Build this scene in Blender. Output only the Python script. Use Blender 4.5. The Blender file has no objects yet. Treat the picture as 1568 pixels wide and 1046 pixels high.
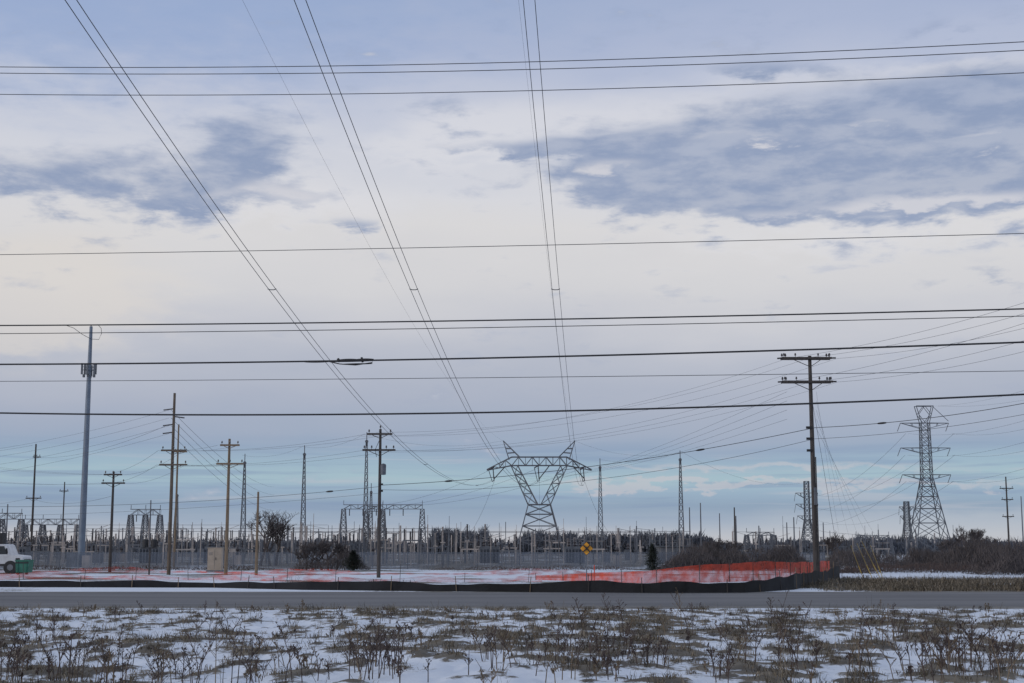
import bpy, math, random
import numpy as np
from mathutils import Vector
random.seed(7); rng=np.random.default_rng(7)
scene=bpy.context.scene
# ------------------------------------------------------------ survey helpers
F=2178.0; PT=math.radians(8.22); CH=1.9
cp,sp=math.cos(PT),math.sin(PT)
def P(px,py,Y):
    dx=px-784; up=523-py
    fw=F*cp-up*sp; z=F*sp+up*cp
    return Vector((dx/fw*Y,Y,CH+z/fw*Y))
def gx(px,Y): return P(px,850,Y).x
def hz(py,Y): return P(784,py,Y).z
def gy(py):
    up=523-py
    return CH*(F*cp-up*sp)/-(F*sp+up*cp)
def lin(c):
    r=[]
    for v in c:
        v/=255.0
        r.append(v/12.92 if v<=.04045 else ((v+.055)/1.055)**2.4)
    return r
# ------------------------------------------------------------ materials
def mat(name,c1,c2=None,scale=3.0,rough=.8,metal=0,bump=0,stretch=(1,1,1),alpha=1.0):
    m=bpy.data.materials.new(name); m.use_nodes=True
    nt=m.node_tree; b=nt.nodes['Principled BSDF']
    b.inputs['Roughness'].default_value=rough; b.inputs['Metallic'].default_value=metal
    if c2 is None: c2=[v*.65 for v in c1]
    tc=nt.nodes.new('ShaderNodeTexCoord'); mp=nt.nodes.new('ShaderNodeMapping'); mp.inputs['Scale'].default_value=stretch
    n=nt.nodes.new('ShaderNodeTexNoise'); n.inputs['Scale'].default_value=scale; n.inputs['Detail'].default_value=4
    r=nt.nodes.new('ShaderNodeValToRGB'); r.color_ramp.elements[0].position=.33; r.color_ramp.elements[1].position=.67
    r.color_ramp.elements[0].color=(*c2,1); r.color_ramp.elements[1].color=(*c1,1)
    L=nt.links.new
    L(tc.outputs['Object'],mp.inputs[0]); L(mp.outputs[0],n.inputs['Vector']); L(n.outputs['Fac'],r.inputs[0]); L(r.outputs[0],b.inputs['Base Color'])
    if bump:
        bp=nt.nodes.new('ShaderNodeBump'); bp.inputs['Strength'].default_value=bump; bp.inputs['Distance'].default_value=.02
        L(n.outputs['Fac'],bp.inputs['Height']); L(bp.outputs[0],b.inputs['Normal'])
    if alpha<1: b.inputs['Alpha'].default_value=alpha
    return m
M={}
M['wood']=mat('weathered_wood',(.16,.125,.095),(.085,.068,.055),4,.9,stretch=(4,4,.5),bump=.3)
M['woodtan']=mat('tan_wood',(.25,.185,.125),(.15,.11,.075),4,.9,stretch=(4,4,.5),bump=.3)
M['wooddark']=mat('dark_wood',(.085,.075,.07),(.045,.04,.04),4,.9,stretch=(4,4,.5))
M['steel']=mat('galvanised_steel',(.15,.165,.19),(.09,.10,.12),2,.6,.2)
M['steelfar']=mat('haze_tinted_steel',(.17,.18,.205),(.10,.11,.135),.8,.7)  # distance haze painted into the base colour: slightly lighter, bluer grey
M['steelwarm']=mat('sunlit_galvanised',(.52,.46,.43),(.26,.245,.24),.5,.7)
M['mono']=mat('painted_monopole',(.17,.215,.28),(.13,.165,.22),1.2,.5)
M['porc']=mat('porcelain_insulator',(.07,.06,.065),(.04,.035,.04),5,.3)
M['black']=mat('black_rubber',(.02,.02,.024),(.012,.012,.014),5,.6)
M['wire']=mat('aluminium_conductor',(.06,.065,.08),(.04,.045,.055),5,.6)
M['cable']=mat('cable_jacket',(.022,.024,.03),(.015,.016,.02),5,.6)
M['white']=mat('white_paint',(.62,.63,.65),(.5,.5,.52),2,.4)
M['green']=mat('green_paint',(.03,.16,.11),(.02,.11,.075),2,.5)
M['beige']=mat('beige_paint',(.42,.34,.27),(.34,.28,.22),2,.6)
M['glass']=mat('dark_glass',(.03,.04,.05),(.02,.025,.03),2,.1)
M['sign']=mat('sign_yellow',(.8,.36,.03),(.7,.3,.02),6,.5)
M['yellow']=mat('yellow_guard',(.45,.32,.06),(.35,.24,.04),3,.6)
M['twig']=mat('twigs',(.12,.10,.095),(.06,.053,.055),1.5,.9)
M['twigfar']=mat('haze_tinted_twigs',(.13,.14,.165),(.08,.09,.115),.15,.9)  # pale blue-grey base colour stands in for air haze on far trees
M['ever']=mat('evergreen_needles',(.045,.055,.042),(.018,.024,.02),2,.9)
M['weed']=mat('dry_weed',(.10,.07,.06),(.045,.034,.032),4,.9)
M['straw']=mat('straw_weed',(.22,.165,.11),(.10,.075,.05),2,.9)
# ------------------------------------------------------------ mesh builder
class B:
    def __init__(s): s.v=[];s.f=[];s.m=[];s.mats=[]
    def mi(s,k):
        if k not in s.mats: s.mats.append(k)
        return s.mats.index(k)
    def add(s,vs,fs,k):
        o=len(s.v); s.v+= [tuple(x) for x in vs]; i=s.mi(k)
        for f in fs: s.f.append(tuple(o+a for a in f)); s.m.append(i)
    def tube(s,pts,r,k,n=4,cap=True):
        pts=[Vector(p) for p in pts]
        if not hasattr(r,'__len__'): r=[r]*len(pts)
        vs=[]
        for i,p in enumerate(pts):
            d=(pts[min(i+1,len(pts)-1)]-pts[max(i-1,0)])
            if d.length<1e-9: d=Vector((0,0,1))
            d.normalize()
            a=Vector((0,0,1)) if abs(d.z)<.9 else Vector((1,0,0))
            u=d.cross(a).normalized(); w=d.cross(u)
            for j in range(n):
                t=2*math.pi*(j+.5)/n
                vs.append(p+(u*math.cos(t)+w*math.sin(t))*r[i])
        fs=[]
        for i in range(len(pts)-1):
            for j in range(n):
                fs.append((i*n+j,i*n+(j+1)%n,(i+1)*n+(j+1)%n,(i+1)*n+j))
        if cap:
            fs.append(tuple(range(n))[::-1]); fs.append(tuple(range((len(pts)-1)*n,len(pts)*n)))
        s.add(vs,fs,k)
    def beam(s,p,q,w,k): s.tube([p,q],w*.7,k,4)
    def box(s,c,d,k,taper=1.0):
        x,y,z=c;a,b,h=d[0]/2,d[1]/2,d[2]/2;t=taper
        vs=[(x-a,y-b,z-h),(x+a,y-b,z-h),(x+a,y+b,z-h),(x-a,y+b,z-h),(x-a*t,y-b*t,z+h),(x+a*t,y-b*t,z+h),(x+a*t,y+b*t,z+h),(x-a*t,y+b*t,z+h)]
        s.add(vs,[(0,3,2,1),(4,5,6,7),(0,1,5,4),(1,2,6,5),(2,3,7,6),(3,0,4,7)],k)
    def lathe(s,c,prof,k,n=10):
        vs=[];m=len(prof)
        for r,z in prof:
            for j in range(n):
                t=2*math.pi*j/n; vs.append((c[0]+r*math.cos(t),c[1]+r*math.sin(t),c[2]+z))
        fs=[(i*n+j,i*n+(j+1)%n,(i+1)*n+(j+1)%n,(i+1)*n+j) for i in range(m-1) for j in range(n)]
        fs.append(tuple(range(n))[::-1]); fs.append(tuple(range((m-1)*n,m*n)))
        s.add(vs,fs,k)
    def obj(s,name,smooth=False):
        me=bpy.data.meshes.new(name); me.from_pydata(s.v,[],s.f)
        for k in s.mats: me.materials.append(M[k])
        me.polygons.foreach_set('material_index',s.m)
        if smooth: me.polygons.foreach_set('use_smooth',[True]*len(s.f))
        me.update()
        o=bpy.data.objects.new(name,me); scene.collection.objects.link(o); return o
# ------------------------------------------------------------ noise
def vnoise(x,y,seed=0):
    xi=np.floor(x).astype(np.int64); yi=np.floor(y).astype(np.int64)
    xf=x-xi; yf=y-yi; u=xf*xf*(3-2*xf); v=yf*yf*(3-2*yf)
    def h(a,b):
        n=(a*374761393+b*668265263+seed*1274126177)&0xffffffff
        n=((n^(n>>13))*1274126177)&0xffffffff
        return ((n^(n>>16))&0xffff)/65535.0
    return (h(xi,yi)*(1-u)+h(xi+1,yi)*u)*(1-v)+(h(xi,yi+1)*(1-u)+h(xi+1,yi+1)*u)*v
def fbm(x,y,o=4,seed=0):
    t=0;a=.5;s=0
    for i in range(o):
        t=t+a*vnoise(x*2**i+i*17.3,y*2**i+i*9.1,seed+i); s+=a; a*=.5
    return t/s
# ------------------------------------------------------------ ground
def field_cover(X,Y):
    """0 snow .. 1 grass"""
    n=fbm(X*2.0+.12*Y,Y*1.25,2,3)*.5+fbm(X*4.6+3,Y*2.9,2,11)*.32+fbm(X*.3,Y*.15,2,51)*.18
    return n
def height(X,Y):
    n=field_cover(X,Y)
    fade=np.clip((44.5-Y)/5,0,1)
    h=(n-.5)*.28*fade+ (fbm(X*.18,Y*.18,2,5)-.5)*.35*fade
    return np.where(Y<45,h,0.0)
def arr(segs):
    out=[]
    for a,b,st in segs: out+=list(np.arange(a,b,st))
    return np.array(out)
ys=arr([(-60,12,6),(12,18,.3),(18,46,.08),(46,64,1.0),(64,130,.5),(130,300,8),(300,1000,60),(1000,6001,500)])
xs=arr([(-3000,-200,350),(-200,-60,12),(-60,-19,.8),(-19,19,.08),(19,60,.8),(60,200,12),(200,3001,350)])
GX,GY=np.meshgrid(xs,ys)
Z=height(GX,GY)
cov=field_cover(GX,GY)
near=np.clip((46-GY)/26,0,1)
g=np.where(GY<46.5,(cov-.5)*3.4+.49-.05*(1-near),0)
v2=(fbm(GX*.35,GY*.22,4,31)-.5)*3.0
brown=np.clip((GX-10.5-(GY-62)*.25)/4,0,1)
g2=.30+v2*.7+brown*.42-np.clip((GY-82)/10,0,1)*brown*.9
g2=np.where(GY>112,g2*.5+.35+.3*np.clip((GY-112)/40,0,1),g2)
g=np.where(GY>=61,g2,g); g=np.where((GY>=44.8)&(GY<61),.62+v2*.25,g)
g=np.clip(g,0,1)
ny,nx=GX.shape
verts=np.stack([GX.ravel(),GY.ravel(),Z.ravel()],1)
idx=np.arange(nx*ny).reshape(ny,nx)
quads=np.stack([idx[:-1,:-1],idx[:-1,1:],idx[1:,1:],idx[1:,:-1]],-1).reshape(-1,4)
def fastmesh(name,verts,faces,k):
    me=bpy.data.meshes.new(name); nf,c=faces.shape
    me.vertices.add(len(verts)); me.vertices.foreach_set('co',verts.astype(np.float32).ravel())
    me.loops.add(nf*c); me.loops.foreach_set('vertex_index',faces.astype(np.int32).ravel())
    me.polygons.add(nf); me.polygons.foreach_set('loop_start',np.arange(0,nf*c,c,dtype=np.int32))
    try: me.polygons.foreach_set('loop_total',np.full(nf,c,dtype=np.int32))
    except Exception: pass
    me.update(calc_edges=True)
    me.polygons.foreach_set('use_smooth',np.ones(nf,dtype=bool))
    o=bpy.data.objects.new(name,me); scene.collection.objects.link(o)
    if k is not None: me.materials.append(k)
    return o
gm=bpy.data.materials.new('snowy_ground'); gm.use_nodes=True; nt=gm.node_tree; L=nt.links.new
b=nt.nodes['Principled BSDF']; b.inputs['Roughness'].default_value=.85
at=nt.nodes.new('ShaderNodeAttribute'); at.attribute_name='cover'
tc=nt.nodes.new('ShaderNodeTexCoord')
n1=nt.nodes.new('ShaderNodeTexNoise'); n1.inputs['Scale'].default_value=5; n1.inputs['Detail'].default_value=6; n1.inputs['Roughness'].default_value=.7
n2=nt.nodes.new('ShaderNodeTexNoise'); n2.inputs['Scale'].default_value=.9; n2.inputs['Detail'].default_value=6
L(tc.outputs['Object'],n1.inputs['Vector']); L(tc.outputs['Object'],n2.inputs['Vector'])
m1=nt.nodes.new('ShaderNodeMath'); m1.operation='MULTIPLY_ADD'; m1.inputs[1].default_value=1.6; L(n1.outputs['Fac'],m1.inputs[0]); L(at.outputs['Fac'],m1.inputs[2])
r=nt.nodes.new('ShaderNodeMapRange'); r.inputs[1].default_value=1.27; r.inputs[2].default_value=1.5; L(m1.outputs[0],r.inputs[0])
cr=nt.nodes.new('ShaderNodeValToRGB'); cr.color_ramp.elements[0].color=(.06,.052,.044,1); cr.color_ramp.elements[1].color=(.165,.14,.105,1)
cr.color_ramp.elements[0].position=.35; cr.color_ramp.elements[1].position=.65; L(n2.outputs['Fac'],cr.inputs[0])
mx=nt.nodes.new('ShaderNodeMixRGB'); L(r.outputs[0],mx.inputs[0]); mx.inputs[1].default_value=(.67,.715,.79,1); L(cr.outputs[0],mx.inputs[2])
L(mx.outputs[0],b.inputs['Base Color'])
bp=nt.nodes.new('ShaderNodeBump'); bp.inputs['Strength'].default_value=.5; bp.inputs['Distance'].default_value=.05; L(n1.outputs['Fac'],bp.inputs['Height']); L(bp.outputs[0],b.inputs['Normal'])
ground=fastmesh('ground',verts,quads,gm)
a=ground.data.attributes.new('cover','FLOAT','POINT'); a.data.foreach_set('value',g.ravel().astype(np.float32))
# ------------------------------------------------------------ road
def sheet(name,x0,x1,y0,y1,z,m):
    me=bpy.data.meshes.new(name); me.from_pydata([(x0,y0,z),(x1,y0,z),(x1,y1,z),(x0,y1,z)],[],[(0,1,2,3)]); me.materials.append(m)
    o=bpy.data.objects.new(name,me); scene.collection.objects.link(o); return o
M['asph']=mat('asphalt',(.16,.158,.165),(.10,.10,.107),.35,.9,stretch=(.25,1.6,1))
M['gravel']=mat('gravel',(.22,.21,.195),(.10,.095,.09),2.2,.95,stretch=(.5,1.4,1))
M['line']=mat('worn_line_paint',(.26,.26,.26),(.15,.15,.15),1.3,.8)
sheet('gravel_shoulder',-900,900,45.4,61.8,.004,M['gravel'])
road=sheet('road',-900,900,46.6,60.6,.008,M['asph'])
for i,yy in enumerate((48.2,58.9)):
    o=sheet('edge_line_%d'%i,-900,900,yy-.06,yy+.06,.012,M['line']); o.parent=road
# ------------------------------------------------------------ grass
gr=bpy.data.materials.new('dry_grass'); gr.use_nodes=True; nt=gr.node_tree; L=nt.links.new
b=nt.nodes['Principled BSDF']; b.inputs['Roughness'].default_value=.85
at=nt.nodes.new('ShaderNodeAttribute'); at.attribute_name='tint'
cr=nt.nodes.new('ShaderNodeValToRGB'); e=cr.color_ramp.elements
e[0].color=(.045,.038,.033,1); e[1].color=(.36,.3,.225,1)
for p_,c_ in ((.35,(.10,.083,.055,1)),(.6,(.165,.135,.095,1)),(.8,(.26,.21,.15,1))):
    x=e.new(p_); x.color=c_
L(at.outputs['Fac'],cr.inputs[0]); L(cr.outputs[0],b.inputs['Base Color'])
def blades(name,bx,by,bz,ln,wd,lean,tint):
    n=len(bx); th=rng.uniform(0,2*math.pi,n); ph=rng.uniform(0,math.pi,n)
    base=np.stack([bx,by,bz],1); side=np.stack([np.cos(ph),np.sin(ph)*.5,np.zeros(n)],1)*wd[:,None]
    d=np.stack([np.cos(th),np.sin(th),np.zeros(n)],1); up=np.array([0,0,1.])
    mid=base+d*(ln*lean*.35)[:,None]+up*(ln*.6)[:,None]
    tip=base+d*(ln*lean)[:,None]+up*(ln*(1.0-.55*lean))[:,None]
    V=np.stack([base-side,base+side,mid-side*.7,mid+side*.7,tip],1).reshape(-1,3)
    o=np.arange(n)[:,None]*5
    T=np.concatenate([o+np.array([[0,1,3]]),o+np.array([[0,3,2]]),o+np.array([[2,3,4]])],1).reshape(-1,3)
    ob=fastmesh(name,V,T,gr)
    a=ob.data.attributes.new('tint','FLOAT','POINT'); a.data.foreach_set('value',np.repeat(tint,5).astype(np.float32))
    return ob
def tufts(name,x0,x1,y0,y1,cnt,thr,nb,l0,l1,wide,spread,covf,fr=.40):
    X=rng.uniform(x0,x1,cnt); Y=rng.uniform(y0,y1,cnt)
    keep=(np.abs(X)<fr*Y+3) & (covf(X,Y)+rng.normal(0,.025,cnt)>thr); X=X[keep];Y=Y[keep];n=len(X)
    sz=rng.uniform(.4,1.2,n)*np.where(rng.random(n)<.14,1.6,1); tn=rng.uniform(.05,.85,n)
    X=np.repeat(X,nb)+rng.normal(0,spread,n*nb)*np.repeat(sz,nb); Y=np.repeat(Y,nb)+rng.normal(0,spread,n*nb)
    sz=np.repeat(sz,nb)
    ln=rng.uniform(l0,l1,n*nb)*sz
    return blades(name,X,Y,height(X,Y)-.02,ln,np.full(n*nb,wide)*rng.uniform(.6,1.3,n*nb),rng.uniform(.3,1.3,n*nb),np.clip(np.repeat(tn,nb)+rng.normal(0,.16,n*nb),0,1))
tufts('dry_grass',-20,20,17,45.0,20000,.555,16,.05,.20,.0055,.06,field_cover)
tufts('dry_grass',-20,20,17,45.0,2200,.42,4,.12,.38,.0045,.06,field_cover)
def vc(X,Y): return np.clip((X-10.5-(Y-62)*.25)/4,0,1)*.5+fbm(X*.35,Y*.22,4,31)*.6
tufts('verge_grass',-30,46,62.2,84,16000,.52,10,.1,.4,.012,.2,vc,.6)
# ------------------------------------------------------------ weeds in the field
def weed(bld,x,y,h,k='weed'):
    z=float(height(np.array([x]),np.array([y]))[0])
    for s in range(random.randint(1,3)):
        bx=x+random.gauss(0,.12); by=y+random.gauss(0,.12); hh=h*random.uniform(.5,1)
        lx,ly=random.gauss(0,.12),random.gauss(0,.12)
        pt=lambda t:Vector((bx+lx*t*t*hh*2,by+ly*t*t*hh*2,z+hh*t))
        bld.tube([pt(0),pt(.5),pt(1)],[.009,.007,.005],k,3,False)
        for i in range(random.randint(6,12)):
            t=random.uniform(.35,1); p=pt(t); an=random.uniform(0,6.28); l=hh*.24*(1.3-t)
            q=p+Vector((math.cos(an)*l,math.sin(an)*l,l*1.1))
            bld.tube([p,q],[.0045,.003],k,3,False)
            for j in range(3):
                c=p.lerp(q,random.uniform(.6,1.05)); rr=random.uniform(.009,.022)
                vs=[c+Vector((random.uniform(-1,1),random.uniform(-1,1),random.uniform(-1,1)))*rr for _ in range(4)]
                bld.add(vs,[(0,1,2),(0,2,3),(1,3,2),(0,3,1)],k)
w=B()
for cx,cy,n,h in ((100,1010,8,.8),(225,1035,6,.7),(325,1015,9,.85),(560,1020,9,.8),(590,1000,4,.65),(700,1030,5,.5),(815,1015,6,.7),(930,960,6,.8),(910,1000,7,.6),(880,1020,7,.5),(1020,945,2,.95),(1190,1000,8,.85),(1185,955,3,.9),(1345,960,5,.75),(1470,1010,11,.85),(1500,1000,5,.7),(1540,1025,5,.7),(1410,1000,4,.6),(20,1000,4,.6),(440,1005,4,.5),(180,975,3,.5),(340,950,4,.6),(1290,1010,4,.6),(1100,1025,4,.5),(990,1010,4,.5),(760,985,3,.5),(90,950,3,.55)):
    for i in range(n):
        y=gy(cy+random.gauss(0,6)+22); weed(w,gx(cx,y)+random.gauss(0,.33),y,h,'weed' if random.random()<.8 else 'straw')
for i in range(140):
    y=random.uniform(20,44); weed(w,random.uniform(-.4*y,.4*y),y,random.uniform(.14,.42),'weed' if random.random()<.6 else 'straw')
w.obj('dry_weeds')
# ------------------------------------------------------------ wires
def wire(name,a,b_,sag,r,k='wire',n=24,ret=False):
    a=Vector(a);b_=Vector(b_);pts=[]
    for i in range(n+1):
        t=i/n; p=a.lerp(b_,t); p.z-=4*sag*t*(1-t); pts.append(p)
    B_=B(); B_.tube(pts,r,k,4); B_.obj(name)
    return pts
YL,YR=33.0,28.5
def roadY(px): return YL+(YR-YL)*px/1568
def roadwire(name,y0,ym,y1,r,k='cable',extra=None):
    A=[P(0,y0,roadY(0)),P(784,ym,roadY(784)),P(1568,y1,roadY(1568))]
    X=[p.x for p in A]; cz=np.polyfit(X,[p.z for p in A],2); cy=np.polyfit(X,[p.y for p in A],2)
    f=lambda x:Vector((x,np.polyval(cy,x),np.polyval(cz,x)))
    bl=B(); bl.tube([f(x) for x in np.linspace(-34,34,60)],r,k,6)
    if extra: extra(bl,f)
    bl.obj(name,True); return f
roadwire('power_line',102.5,95.5,64,.0095,'wire'); roadwire('power_line',112,107,77,.0095,'wire'); roadwire('power_line',144.5,139.5,111.5,.009,'wire')
roadwire('power_line',390,376.5,357.5,.0075,'wire')
def lump(bl,f):
    def X(px): return gx(px,roadY(px))*1.0
    def s(a,b,dz,r):
        pts=[f(x)+Vector((0,0,dz)) for x in np.linspace(X(a),X(b),9)]
        rr=[r*math.sin(math.pi*(i+.6)/9.2)**.5 for i in range(9)]
        bl.tube(pts,rr,'black',6)
    s(460,500,-.012,.022); s(485,568,-.008,.022); s(512,545,.012,.034); s(540,568,.02,.026); s(517,566,-.075,.016)
    bl.tube([f(X(495)),f(X(515))+Vector((0,0,-.07)),f(X(540))+Vector((0,0,-.1)),f(X(566))+Vector((0,0,-.05)),f(X(566))+Vector((0,0,0))],.012,'black',6)
    bl.tube([f(X(512))+Vector((0,0,.05)),f(X(515))+Vector((0,0,-.02))],.03,'black',6); bl.tube([f(X(549))+Vector((0,0,.07)),f(X(551))+Vector((0,0,-.04))],.025,'black',6)
def drip(bl,f):
    def X(px): return gx(px,roadY(px))
    pts=[f(X(px))+Vector((0,0,-dz)) for px,dz in ((85,0),(98,.07),(112,.22),(126,.33),(138,.34),(142,.2),(141,.08),(136,.0))]
    bl.tube(pts,.006,'black',5)
roadwire('telephone_cable',498.5,490,473,.0155,'cable',drip)
roadwire('telephone_cable',511,501,484,.0085)
roadwire('telephone_cable',558,547.5,524,.019,'cable',lump)
roadwire('power_line',584,578,568,.0065,'wire')
roadwire('telephone_cable',632.5,631,604,.019)
cz=np.polyfit([47,78,114,250],[20.6,16.0,12.6,13.6],2)
for off in (-7.9,0,7.9):
    bl=B()
    for s in (-.2,.2):
        bl.tube([Vector((-10.08+off+.0591*Y+s,Y,float(np.polyval(cz,Y)))) for Y in np.linspace(-40,250,80)],.0165,'wire',4)
    for Y in (12,78,150,215):
        x=-10.08+off+.0591*Y; z=float(np.polyval(cz,Y))
        bl.tube([(x-.24,Y,z),(x-.1,Y,z-.05),(x+.1,Y,z-.05),(x+.24,Y,z)],.025,'wire',5)
    bl.obj('transmission_line')
cs=np.polyfit([62,111,250],[26.6,22.3,20.4],2)
for off in (0,12.6):
    bl=B(); bl.tube([Vector((-15.83+off+.0569*Y,Y,float(np.polyval(cs,Y)))) for Y in np.linspace(-40,250,70)],.0055,'wire',4); bl.obj('shield_wire')
# ------------------------------------------------------------ lattice towers
def lcol(bl,cx,cy,z0,w0,z1,w1,n,st,k='steelfar',x1=None,d0=None,d1=None):
    x1=cx if x1 is None else x1; d0=w0 if d0 is None else d0; d1=w1 if d1 is None else d1
    def c(t,i):
        sx=(-1,1,1,-1)[i]; sy=(-1,-1,1,1)[i]
        return Vector((cx+(x1-cx)*t+sx*(w0+(w1-w0)*t),cy+sy*(d0+(d1-d0)*t),z0+(z1-z0)*t))
    for i in range(4): bl.beam(c(0,i),c(1,i),st*1.5,k)
    ws=[1.0]
    for j in range(n-1): ws.append(ws[-1]*(max(w1,.35*w0)/w0)**(1/n))
    T=[0]
    for a_ in ws: T.append(T[-1]+a_/sum(ws))
    for j in range(n):
        for i in range(4):
            a_,b_=i,(i+1)%4
            bl.beam(c(T[j],a_),c(T[j+1],b_),st,k); bl.beam(c(T[j],b_),c(T[j+1],a_),st,k)
            bl.beam(c(T[j+1],a_),c(T[j+1],b_),st,k)
def truss(bl,p,q,h,d,n,st,k='steelfar',endh=None):
    p=Vector(p);q=Vector(q);endh=h if endh is None else endh
    def c(t,s,top): 
        v=p.lerp(q,t); dd=d*(1 if endh==h else (1-t)*.9+.1)
        return v+Vector((0,s*dd,0 if top else -(h+(endh-h)*t)))
    for s in (-1,1):
        bl.beam(c(0,s,1),c(1,s,1),st*1.4,k); bl.beam(c(0,s,0),c(1,s,0),st*1.4,k)
        for j in range(n):
            bl.beam(c(j/n,s,j%2),c((j+1)/n,s,(j+1)%2),st,k)
            bl.beam(c((j+1)/n,s,0),c((j+1)/n,s,1),st*.8,k)
    for j in range(n+1): bl.beam(c(j/n,-1,1),c(j/n,1,1),st*.8,k); 
def istring(bl,p,q,k='porc',r=.09):
    p=Vector(p);q=Vector(q);n=12;pts=[];rr=[]
    for i in range(n*2+1): pts.append(p.lerp(q,i/(n*2))); rr.append(r if i%2 else r*.45)
    bl.tube(pts,rr,k,6)
# main tower
Y=250; s=Y/2180; cx=gx(826,Y); t=B(); st=.105
H=lambda y:hz(y,Y)
lcol(t,cx,Y,0,4.4,H(773),1.95,4,st)
lcol(t,cx-1.1,Y,H(773),.85,H(713),.6,4,st*.8,x1=cx-38*s,d0=1.9,d1=.9)
lcol(t,cx+1.1,Y,H(773),.85,H(713),.6,4,st*.8,x1=cx+38*s,d0=1.9,d1=.9)
t.beam((cx-2,Y-2,H(773)),(cx+2,Y-2,H(773)),.18,'steelfar'); 
truss(t,(cx-42*s,Y,H(700)),(cx+42*s,Y,H(700)),H(700)-H(713),.9,8,st*.9)
for sg in (-1,1):
    truss(t,(cx+sg*42*s,Y,H(700)),(cx+sg*80*s,Y,H(719)),H(700)-H(713),.9,4,st,endh=.15)
    pk=Vector((cx+sg*55*s,Y,H(675)))
    for dy in (-.9,.9):
        t.beam((cx+sg*30*s,Y+dy,H(700)),pk,st*1.3,'steelfar'); t.beam((cx+sg*46*s,Y+dy,H(704)),pk,st*1.3,'steelfar')
        t.beam((cx+sg*37*s,Y+dy,H(693)),(cx+sg*48*s,Y+dy,H(694)),st,'steelfar')
        t.beam((cx+sg*43*s,Y+dy,H(687)),(cx+sg*51*s,Y+dy,H(687)),st,'steelfar')
for u in (-69,0,69):
    zz=H(712) if u==0 else H(715)
    q=Vector((cx+u*s,Y,H(736)))
    istring(t,(cx+(u)*s-.2,Y,zz),q,r=.12)
    istring(t,(cx+(u)*s+(1.9 if u<=0 else -1.9),Y,zz),q+Vector((0,-.2,.3)),r=.12)
    istring(t,(cx+u*s,Y,zz),(cx+u*s-.9,Y-3.0,zz-.7),r=.12); t.tube([(cx+u*s-.9,Y-3,zz-.7),(cx+u*s-.3,Y-1,H(738)),q],.06,'wire',4)
t.obj('transmission_tower')
def dtower(name,px,Y,ytop,arms,wpx,ywaist,basepx,body,st,head=True):
    t=B(); s=Y/2180; cx=gx(px,Y); H=lambda y:hz(y,Y)
    lcol(t,cx,Y,0,basepx*s,H(ywaist),body*s,6,st,'steel')
    yt=arms[0][0] if head else ytop
    lcol(t,cx,Y,H(ywaist),body*s,H(yt),body*s*.85,7,st*.8,'steel')
    if head:
        for dy in (-.5,.5):
            for sg in (-1,1):
                t.beam((cx+sg*body*.8*s,Y+dy,H(yt)),(cx+sg*body*1.75*s,Y+dy,H(ytop)),st*1.2,'steel')
                t.beam((cx+sg*body*1.3*s,Y+dy,H((yt+ytop)/2)),(cx,Y+dy,H(ytop)),st*.9,'steel'); t.beam((cx+sg*body*1.3*s,Y+dy,H((yt+ytop)/2)),(cx,Y+dy,H(yt)),st*.9,'steel')
            t.beam((cx-body*1.75*s,Y+dy,H(ytop)),(cx+body*1.75*s,Y+dy,H(ytop)),st*1.2,'steel')
        t.beam((cx+body*1.75*s,Y,H(ytop)),(cx+arms[0][1]*s,Y,H(yt-3)),st*.9,'steel')
    for ya,w_ in arms:
        for sg in (-1,1):
            for dy in (-.5,.5):
                t.beam((cx+sg*body*.8*s,Y+dy,H(ya)),(cx+sg*w_*s,Y,H(ya)),st*1.1,'steel')
                t.beam((cx+sg*body*.8*s,Y+dy,H(ya+8)),(cx+sg*w_*s,Y,H(ya)),st*.9,'steel')
                t.beam((cx+sg*w_*.55*s,Y+dy*.5,H(ya)),(cx+sg*w_*.5*s,Y+dy*.5,H(ya+4)),st*.8,'steel')
            istring(t,(cx+sg*w_*s,Y,H(ya)),(cx+sg*w_*s-.17*w_*s,Y-.4,H(ya+13)),r=.06)
    t.obj(name)
dtower('transmission_tower',1424,200,622,[(648,37),(686,38),(727,37)],0,732,30,7.5,.075)
dtower('transmission_tower',1238,330,737,[(755,17),(772,17),(790,15)],0,795,12,4,.11,False)
dtower('transmission_tower',1391,330,768,[(776,11),(790,10)],0,800,9,4,.1,False)
# lightning masts
def mast(px,ytop,Y,w=3.8):
    t=B(); s=Y/2180; cx=gx(px,Y); z=hz(ytop+12,Y)
    lcol(t,cx,Y,0,w*s*1.2,z,1.1*s,16,.055,'steelfar'); t.beam((cx,Y,z-1),(cx,Y,hz(ytop,Y)),.13,'steelfar'); t.box((cx,Y,hz(ytop+14,Y)),(.5,.5,.3),'steelfar')
    t.obj('lightning_mast')
for a_ in ((371,695,260),(463,682,250),(559,662,240),(920,702,260),(1044,690,250),(567,740,280),(268,745,270)): mast(*a_)
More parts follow.
